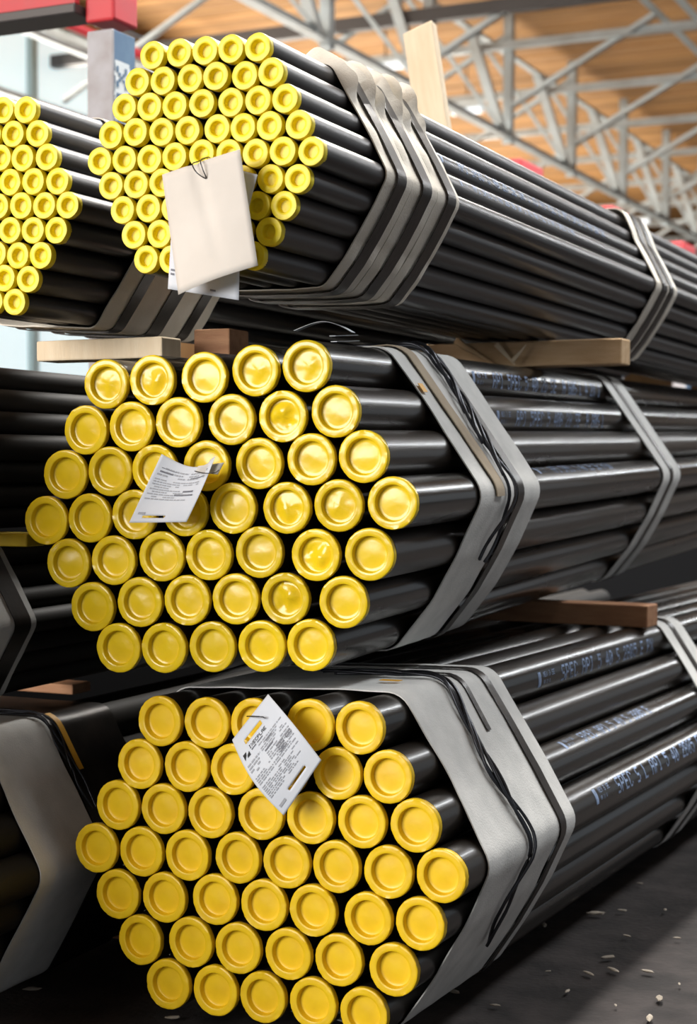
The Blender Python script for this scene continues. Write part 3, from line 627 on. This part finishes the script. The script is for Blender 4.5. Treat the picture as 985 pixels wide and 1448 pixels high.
# ------------------------------------------------------------------ tags
def sheet(name, corners, Y, m, nu=16, nv=16, bend=None, holes=(), th=.0006, parent=None, off=0):
    """paper sheet: corners tl, tr, br, bl measured in the photo on the plane y = Y"""
    c = [at(px, py, Y) for px, py in corners]
    def P(u, v):
        p = (c[0]*(1-u)+c[1]*u)*(1-v)+(c[3]*(1-u)+c[2]*u)*v
        if bend: p = p+Vector(bend(u, v))
        return p+Vector((0, -off, 0))
    V, F = [], []
    for j in range(nv+1):
        for i in range(nu+1): V.append(P(i/nu, j/nv))
    for j in range(nv):
        for i in range(nu):
            u, v = (i+.5)/nu, (j+.5)/nv
            if any(a < u < b and c_ < v < d_ for a, b, c_, d_ in holes): continue
            k = j*(nu+1)+i; F.append((k, k+nu+1, k+nu+2, k+1))
    me = mesh(name, V, F); o = link(name, me, M[m], parent)
    md = o.modifiers.new('thickness', 'SOLIDIFY'); md.thickness = th; md.offset = -1
    return o, P
def marks(name, P, rects, m, parent):
    V, F = [], []
    for u0, u1, v0, v1 in rects:
        n = max(1, int((u1-u0)/.06))
        for i in range(n):
            a, b = u0+(u1-u0)*i/n, u0+(u1-u0)*(i+1)/n
            quad(V, F, *[P(u, v)+Vector((0, -.0011, 0)) for u, v in ((a, v1), (b, v1), (b, v0), (a, v0))])
    link(name, mesh(name, V, F, False), M[m], parent)
def textrows(rg, u0, u1, v0, v1, rows, lh=.5, dens=.8, mn=.02, mx=.09):
    out = []; dv = (v1-v0)/rows
    for j in range(rows):
        u = u0; end = u1 if rg.random() < .6 else u0+(u1-u0)*rg.uniform(.4, .9)
        while u < end:
            w_ = rg.uniform(mn, mx); 
            if rg.random() < dens: out.append((u, min(u+w_, u1), v0+j*dv, v0+(j+lh)*dv))
            u += w_+.015
    return out
rg = random.Random(11)
# big card on the top bundle
e = empty('hang_tag', at(296, 320, 3.02)); tag(e, 'large blank beige card tag wired to the top small pipe bundle', 'tag')
def own(o, e): o.data.transform(Matrix.Translation(-e.location)); o.parent = e
kids = []
o, P = sheet('card', [(229, 247), (339, 211), (371, 377), (259, 418)], 2.995, 'card', bend=lambda u, v: (0, -.012*math.sin(math.pi*u)*(.3+v)-.02*v+.010*math.exp(-((u-.42-.2*v)/.06)**2)*(1-v), 0)); kids.append(o)
own(o, e)
o, P2 = sheet('paper', [(246, 262), (340, 300), (340, 425), (240, 409)], 3.035, 'paper', bend=lambda u, v: (0, -.008*v, 0)); own(o, e)
V, F = [], []
for r_ in ((.03, .10, .80, .82), (.03, .08, .84, .86), (.60, .68, .93, .95)): quad(V, F, *[P2(u, v)+Vector((0, -.001, 0)) for u, v in ((r_[0], r_[3]), (r_[1], r_[3]), (r_[1], r_[2]), (r_[0], r_[2]))])
pt_ = link('printed_text', mesh('printed_text', V, F, False), M['ink']); own(pt_, e); tag(pt_, kind='stuff')
o, P3 = sheet('paper', [(330, 238), (364, 247), (350, 304), (325, 300)], 3.025, 'paper', bend=lambda u, v: (0, -.004*v, 0)); own(o, e)
c0 = at(285, 218, 3.04); c1 = at(291, 252, 2.985)
pts = spline([c0+Vector((0, .03, 0)), at(281, 228, 3.0), at(272, 232, 2.985), at(278, 244, 2.978), c1, at(286, 238, 2.98), at(284, 226, 2.99), c0+Vector((.004, .03, 0))], 8)
own(link('tie_wire', tube_me('tie_wire', pts, .0013, 6), M['wire']), e)
# paper tag on the middle bundle
e = empty('paper_tag', at(248, 690, 3.22)); tag(e, 'curled white printed paper tag on the middle bundle caps', 'tag')
bd = lambda u, v: (0, -.028*(u-.5)**2*4*(1-v)-.014*v+.02*(1-u)*(1-v), -.020*math.sin(math.pi*min(1, u*1.15))*(1-v)**2+(.014*max(0, u-.8)*5*(1-v)**3))
o, P = sheet('sheet', [(231, 642), (313, 654), (268, 738), (187, 739)], 3.22, 'paper', 28, 28, bd, holes=((.18, .56, .885, .93),)); own(o, e)
V0 = textrows(rg, .06, .5, .14, .30, 3)+textrows(rg, .06, .85, .32, .66, 9)+textrows(rg, .55, .92, .14, .3, 3)+[(.08, .2, .84, .875)]
for nm, rr, m_ in (('printed_text', V0, 'ink_soft'), ('heading', [(.08, .3, .155, .165), (.08, .27, .20, .225), (.60, .9, .235, .255), (.62, .82, .47, .5), (.5, .85, .535, .56)], 'ink')):
    V, F = [], []
    for u0, u1, v0, v1 in rr:
        for q in range(3):
            a, b = u0+(u1-u0)*q/3, u0+(u1-u0)*(q+1)/3
            quad(V, F, *[P(u, v)+Vector((0, -.0011, 0)) for u, v in ((a, v1), (b, v1), (b, v0), (a, v0))])
    own(link(nm, mesh(nm, V, F, False), M[m_]), e)
o, P2 = sheet('folded_corner', [(280, 659), (313, 654), (304, 671), (276, 668)], 3.20, 'card', 6, 6, lambda u, v: (0, .012*u, 0)); own(o, e)
own(link('tie_wire', tube_me('tie_wire', spline([at(275, 666, 3.20), at(288, 669, 3.185), at(305, 668, 3.19), at(311, 660, 3.245)], 6), .001, 6), M['wire']), e)
# paper tag on the bottom bundle
e = empty('paper_tag', at(392, 1067, 3.20)); tag(e, 'white printed paper tag with black emblem on the bottom bundle caps', 'tag')
# sheet axes: u runs up the short side from lower left to upper right, v runs down the long side
bd = lambda u, v: (.012*math.sin(math.pi*v)*(u-.2), -.020*math.sin(math.pi*v)-.016*v+.006, .010*math.sin(math.pi*v)*(u-.3))
o, P = sheet('sheet', [(326, 1047), (377, 982), (457, 1074), (404, 1152)], 3.20, 'paper', 40, 40, bd, holes=((.20, .62, .125, .168), (.33, .75, .865, .90))); own(o, e)
def tagmarks(nm, rr, m_, off=.0011):
    V, F = [], []
    for u0, u1, v0, v1 in rr:
        for q in range(4):
            a, b = u0+(u1-u0)*q/4, u0+(u1-u0)*(q+1)/4
            quad(V, F, *[P(u, v)+Vector((0, -off, 0)) for u, v in ((a, v1), (b, v1), (b, v0), (a, v0))])
    own(link(nm, mesh(nm, V, F, False), M[m_]), e)
tagmarks('printed_text', textrows(rg, .38, .93, .30, .42, 5)+textrows(rg, .05, .34, .36, .50, 4)+textrows(rg, .42, .93, .44, .62, 7)+textrows(rg, .05, .9, .64, .80, 7, .45)+[(.06, .2, .90, .93)]+textrows(rg, .05, .4, .52, .62, 4), 'ink_soft')
tagmarks('bold_text', [(.52, .66, .33, .345), (.6, .75, .47, .52), (.6, .75, .535, .575), (.8, .92, .47, .52), (.42, .6, .405, .42)], 'ink')
# emblem: black lozenge split by a white zigzag, and its name line
def poly(nm, P, pts, m_, off=.0012):
    V = [P(u, v)+Vector((0, -off, 0)) for u, v in pts]
    own(link(nm, mesh(nm, V, [tuple(range(len(V)))], False), M[m_]), e)
poly('emblem', P, [(.07, .30), (.07, .235), (.145, .235), (.125, .265), (.105, .275)], 'ink_black')
poly('emblem', P, [(.125, .30), (.145, .275), (.20, .255), (.20, .235), (.20, .30)], 'ink_black')
V, F = [], []
gl = 'IXECPLAE'
for j, ch in enumerate(gl):
    for r_, row in enumerate(FONT[ch].split()):
        for c_, v in enumerate(row):
            if v == '1':
                u0 = .23+j*.052+c_*.0086; v0 = .215+r_*.0052
                quad(V, F, *[P(u, vv)+Vector((0, -.0012, 0)) for u, vv in ((u0, v0+.0054), (u0+.0088, v0+.0054), (u0+.0088, v0), (u0, v0))])
own(link('emblem_name', mesh('emblem_name', V, F, False), M['ink_black']), e)
tagmarks('emblem_subtitle', [(.25, .36, .265, .277), (.39, .52, .265, .277)], 'ink')
own(link('tie_wire', tube_me('tie_wire', spline([at(349, 1013, 3.215), at(360, 1013, 3.185), at(372, 1014, 3.18), at(373, 1016, 3.21)], 6), .0014, 6), M['wire']), e)

# loose strap ends on top of the middle bundle, painted white for their glints
zt = hi('mid', .3)
o = link('loose_strap_end', sharp(mesh('loose_strap_end', *(lambda pts: ([p+Vector((0, dy, dz)) for p in pts for dy in (0, .02) for dz in (0, .0012)], [f for i in range(len(pts)-1) for f in ((4*i, 4*i+4, 4*i+6, 4*i+2), (4*i+1, 4*i+3, 4*i+7, 4*i+5), (4*i, 4*i+1, 4*i+5, 4*i+4), (4*i+2, 4*i+6, 4*i+7, 4*i+3))]))(spline([at(415, 468, 3.50), at(440, 458, 3.50), at(459, 455, 3.50), at(480, 461, 3.52), at(497, 470, 3.56)], 6)))), M['white_paint_and_glint']); tag(o, 'loose strap end, glint painted white, arching above the top right cap of the middle bundle', 'strap')
for k, (x0, x1, yy) in enumerate(((470, 502, 475), (472, 504, 483))):
    a, b = at(x0, yy, 3.62), at(x1, yy-1, 3.75)
    a.z = max(a.z, zt+.012); b.z = max(b.z, zt+.012)
    o = link('loose_strap_end', bar_me('loose_strap_end', a, b, .016, .002), M['white_paint_and_glint']); tag(o, ['upper of two short loose strap ends on the middle bundle', 'lower of two short loose strap ends on the middle bundle'][k], 'strap')

# ------------------------------------------------------------------ litter on the floor
chips = []
for i in range(3):
    bm = bmesh.new(); bmesh.ops.create_icosphere(bm, subdivisions=2, radius=1)
    for v in bm.verts:
        v.co *= 1+.35*noise.noise(v.co*1.6+Vector((i*4, 0, 0))); v.co = Vector((v.co.x*.022, v.co.y*.008, v.co.z*.004))
    me = bpy.data.meshes.new('wood_chip'); bm.to_mesh(me); bm.free(); me.materials.append(M['chip']); chips.append(me)
def ground(px, py):
    q = at(px, py, 1.0)-Vector((0, 0, H)); return q*(-(H-.004)/q.z)+Vector((0, 0, H))
spots = [(800, 1272, 1.2), (842, 1290, 1.2), (768, 1306, 1), (860, 1352, 1), (867, 1370, .9), (915, 1372, .8), (880, 1286, .7), (832, 1375, .8), (886, 1322, .6), (932, 1410, 1), (918, 1438, 1), (940, 1285, .5), (694, 1352, .7), (802, 1400, .6), (720, 1318, 1.2), (905, 1248, .5), (957, 1325, .5), (700, 1420, .6), (245, 1437, .9), (45, 1397, 1.0), (640, 1400, 1.0), (918, 1178, .7), (960, 1390, .4), (870, 1420, .4), (775, 1372, .4)]
for i, (px, py, s) in enumerate(spots):
    o = link('wood_chip', chips[i % 3]); p = ground(px, py); o.location = (p.x, p.y, .002); o.rotation_euler = (0, 0, random.uniform(0, 3.1)); o.scale = (s, s, s)
    tag(o, 'small pale wood chip lying on the dark floor', 'wood chip', 'wood chips on the floor')
# bent strap offcut by the far strap of the bottom bundle
p = ground(940, 1132)
pts = spline([p+Vector((-.05, 0, .012)), p+Vector((0, -.03, .008)), p+Vector((.06, -.01, .008)), p+Vector((.075, .03, .02)), p+Vector((.03, .05, .03))], 6)
o = link('strap_offcut', tube_me('strap_offcut', pts, .006, 6), M['cloth']); tag(o, 'bent grey strap offcut on the floor beside the bottom bundle', 'strap')

for o in bpy.data.objects:
    if o.name.split('.')[0] in ('printed_text', 'bold_text', 'heading', 'emblem_name', 'emblem_subtitle'): o['kind'] = 'stuff'
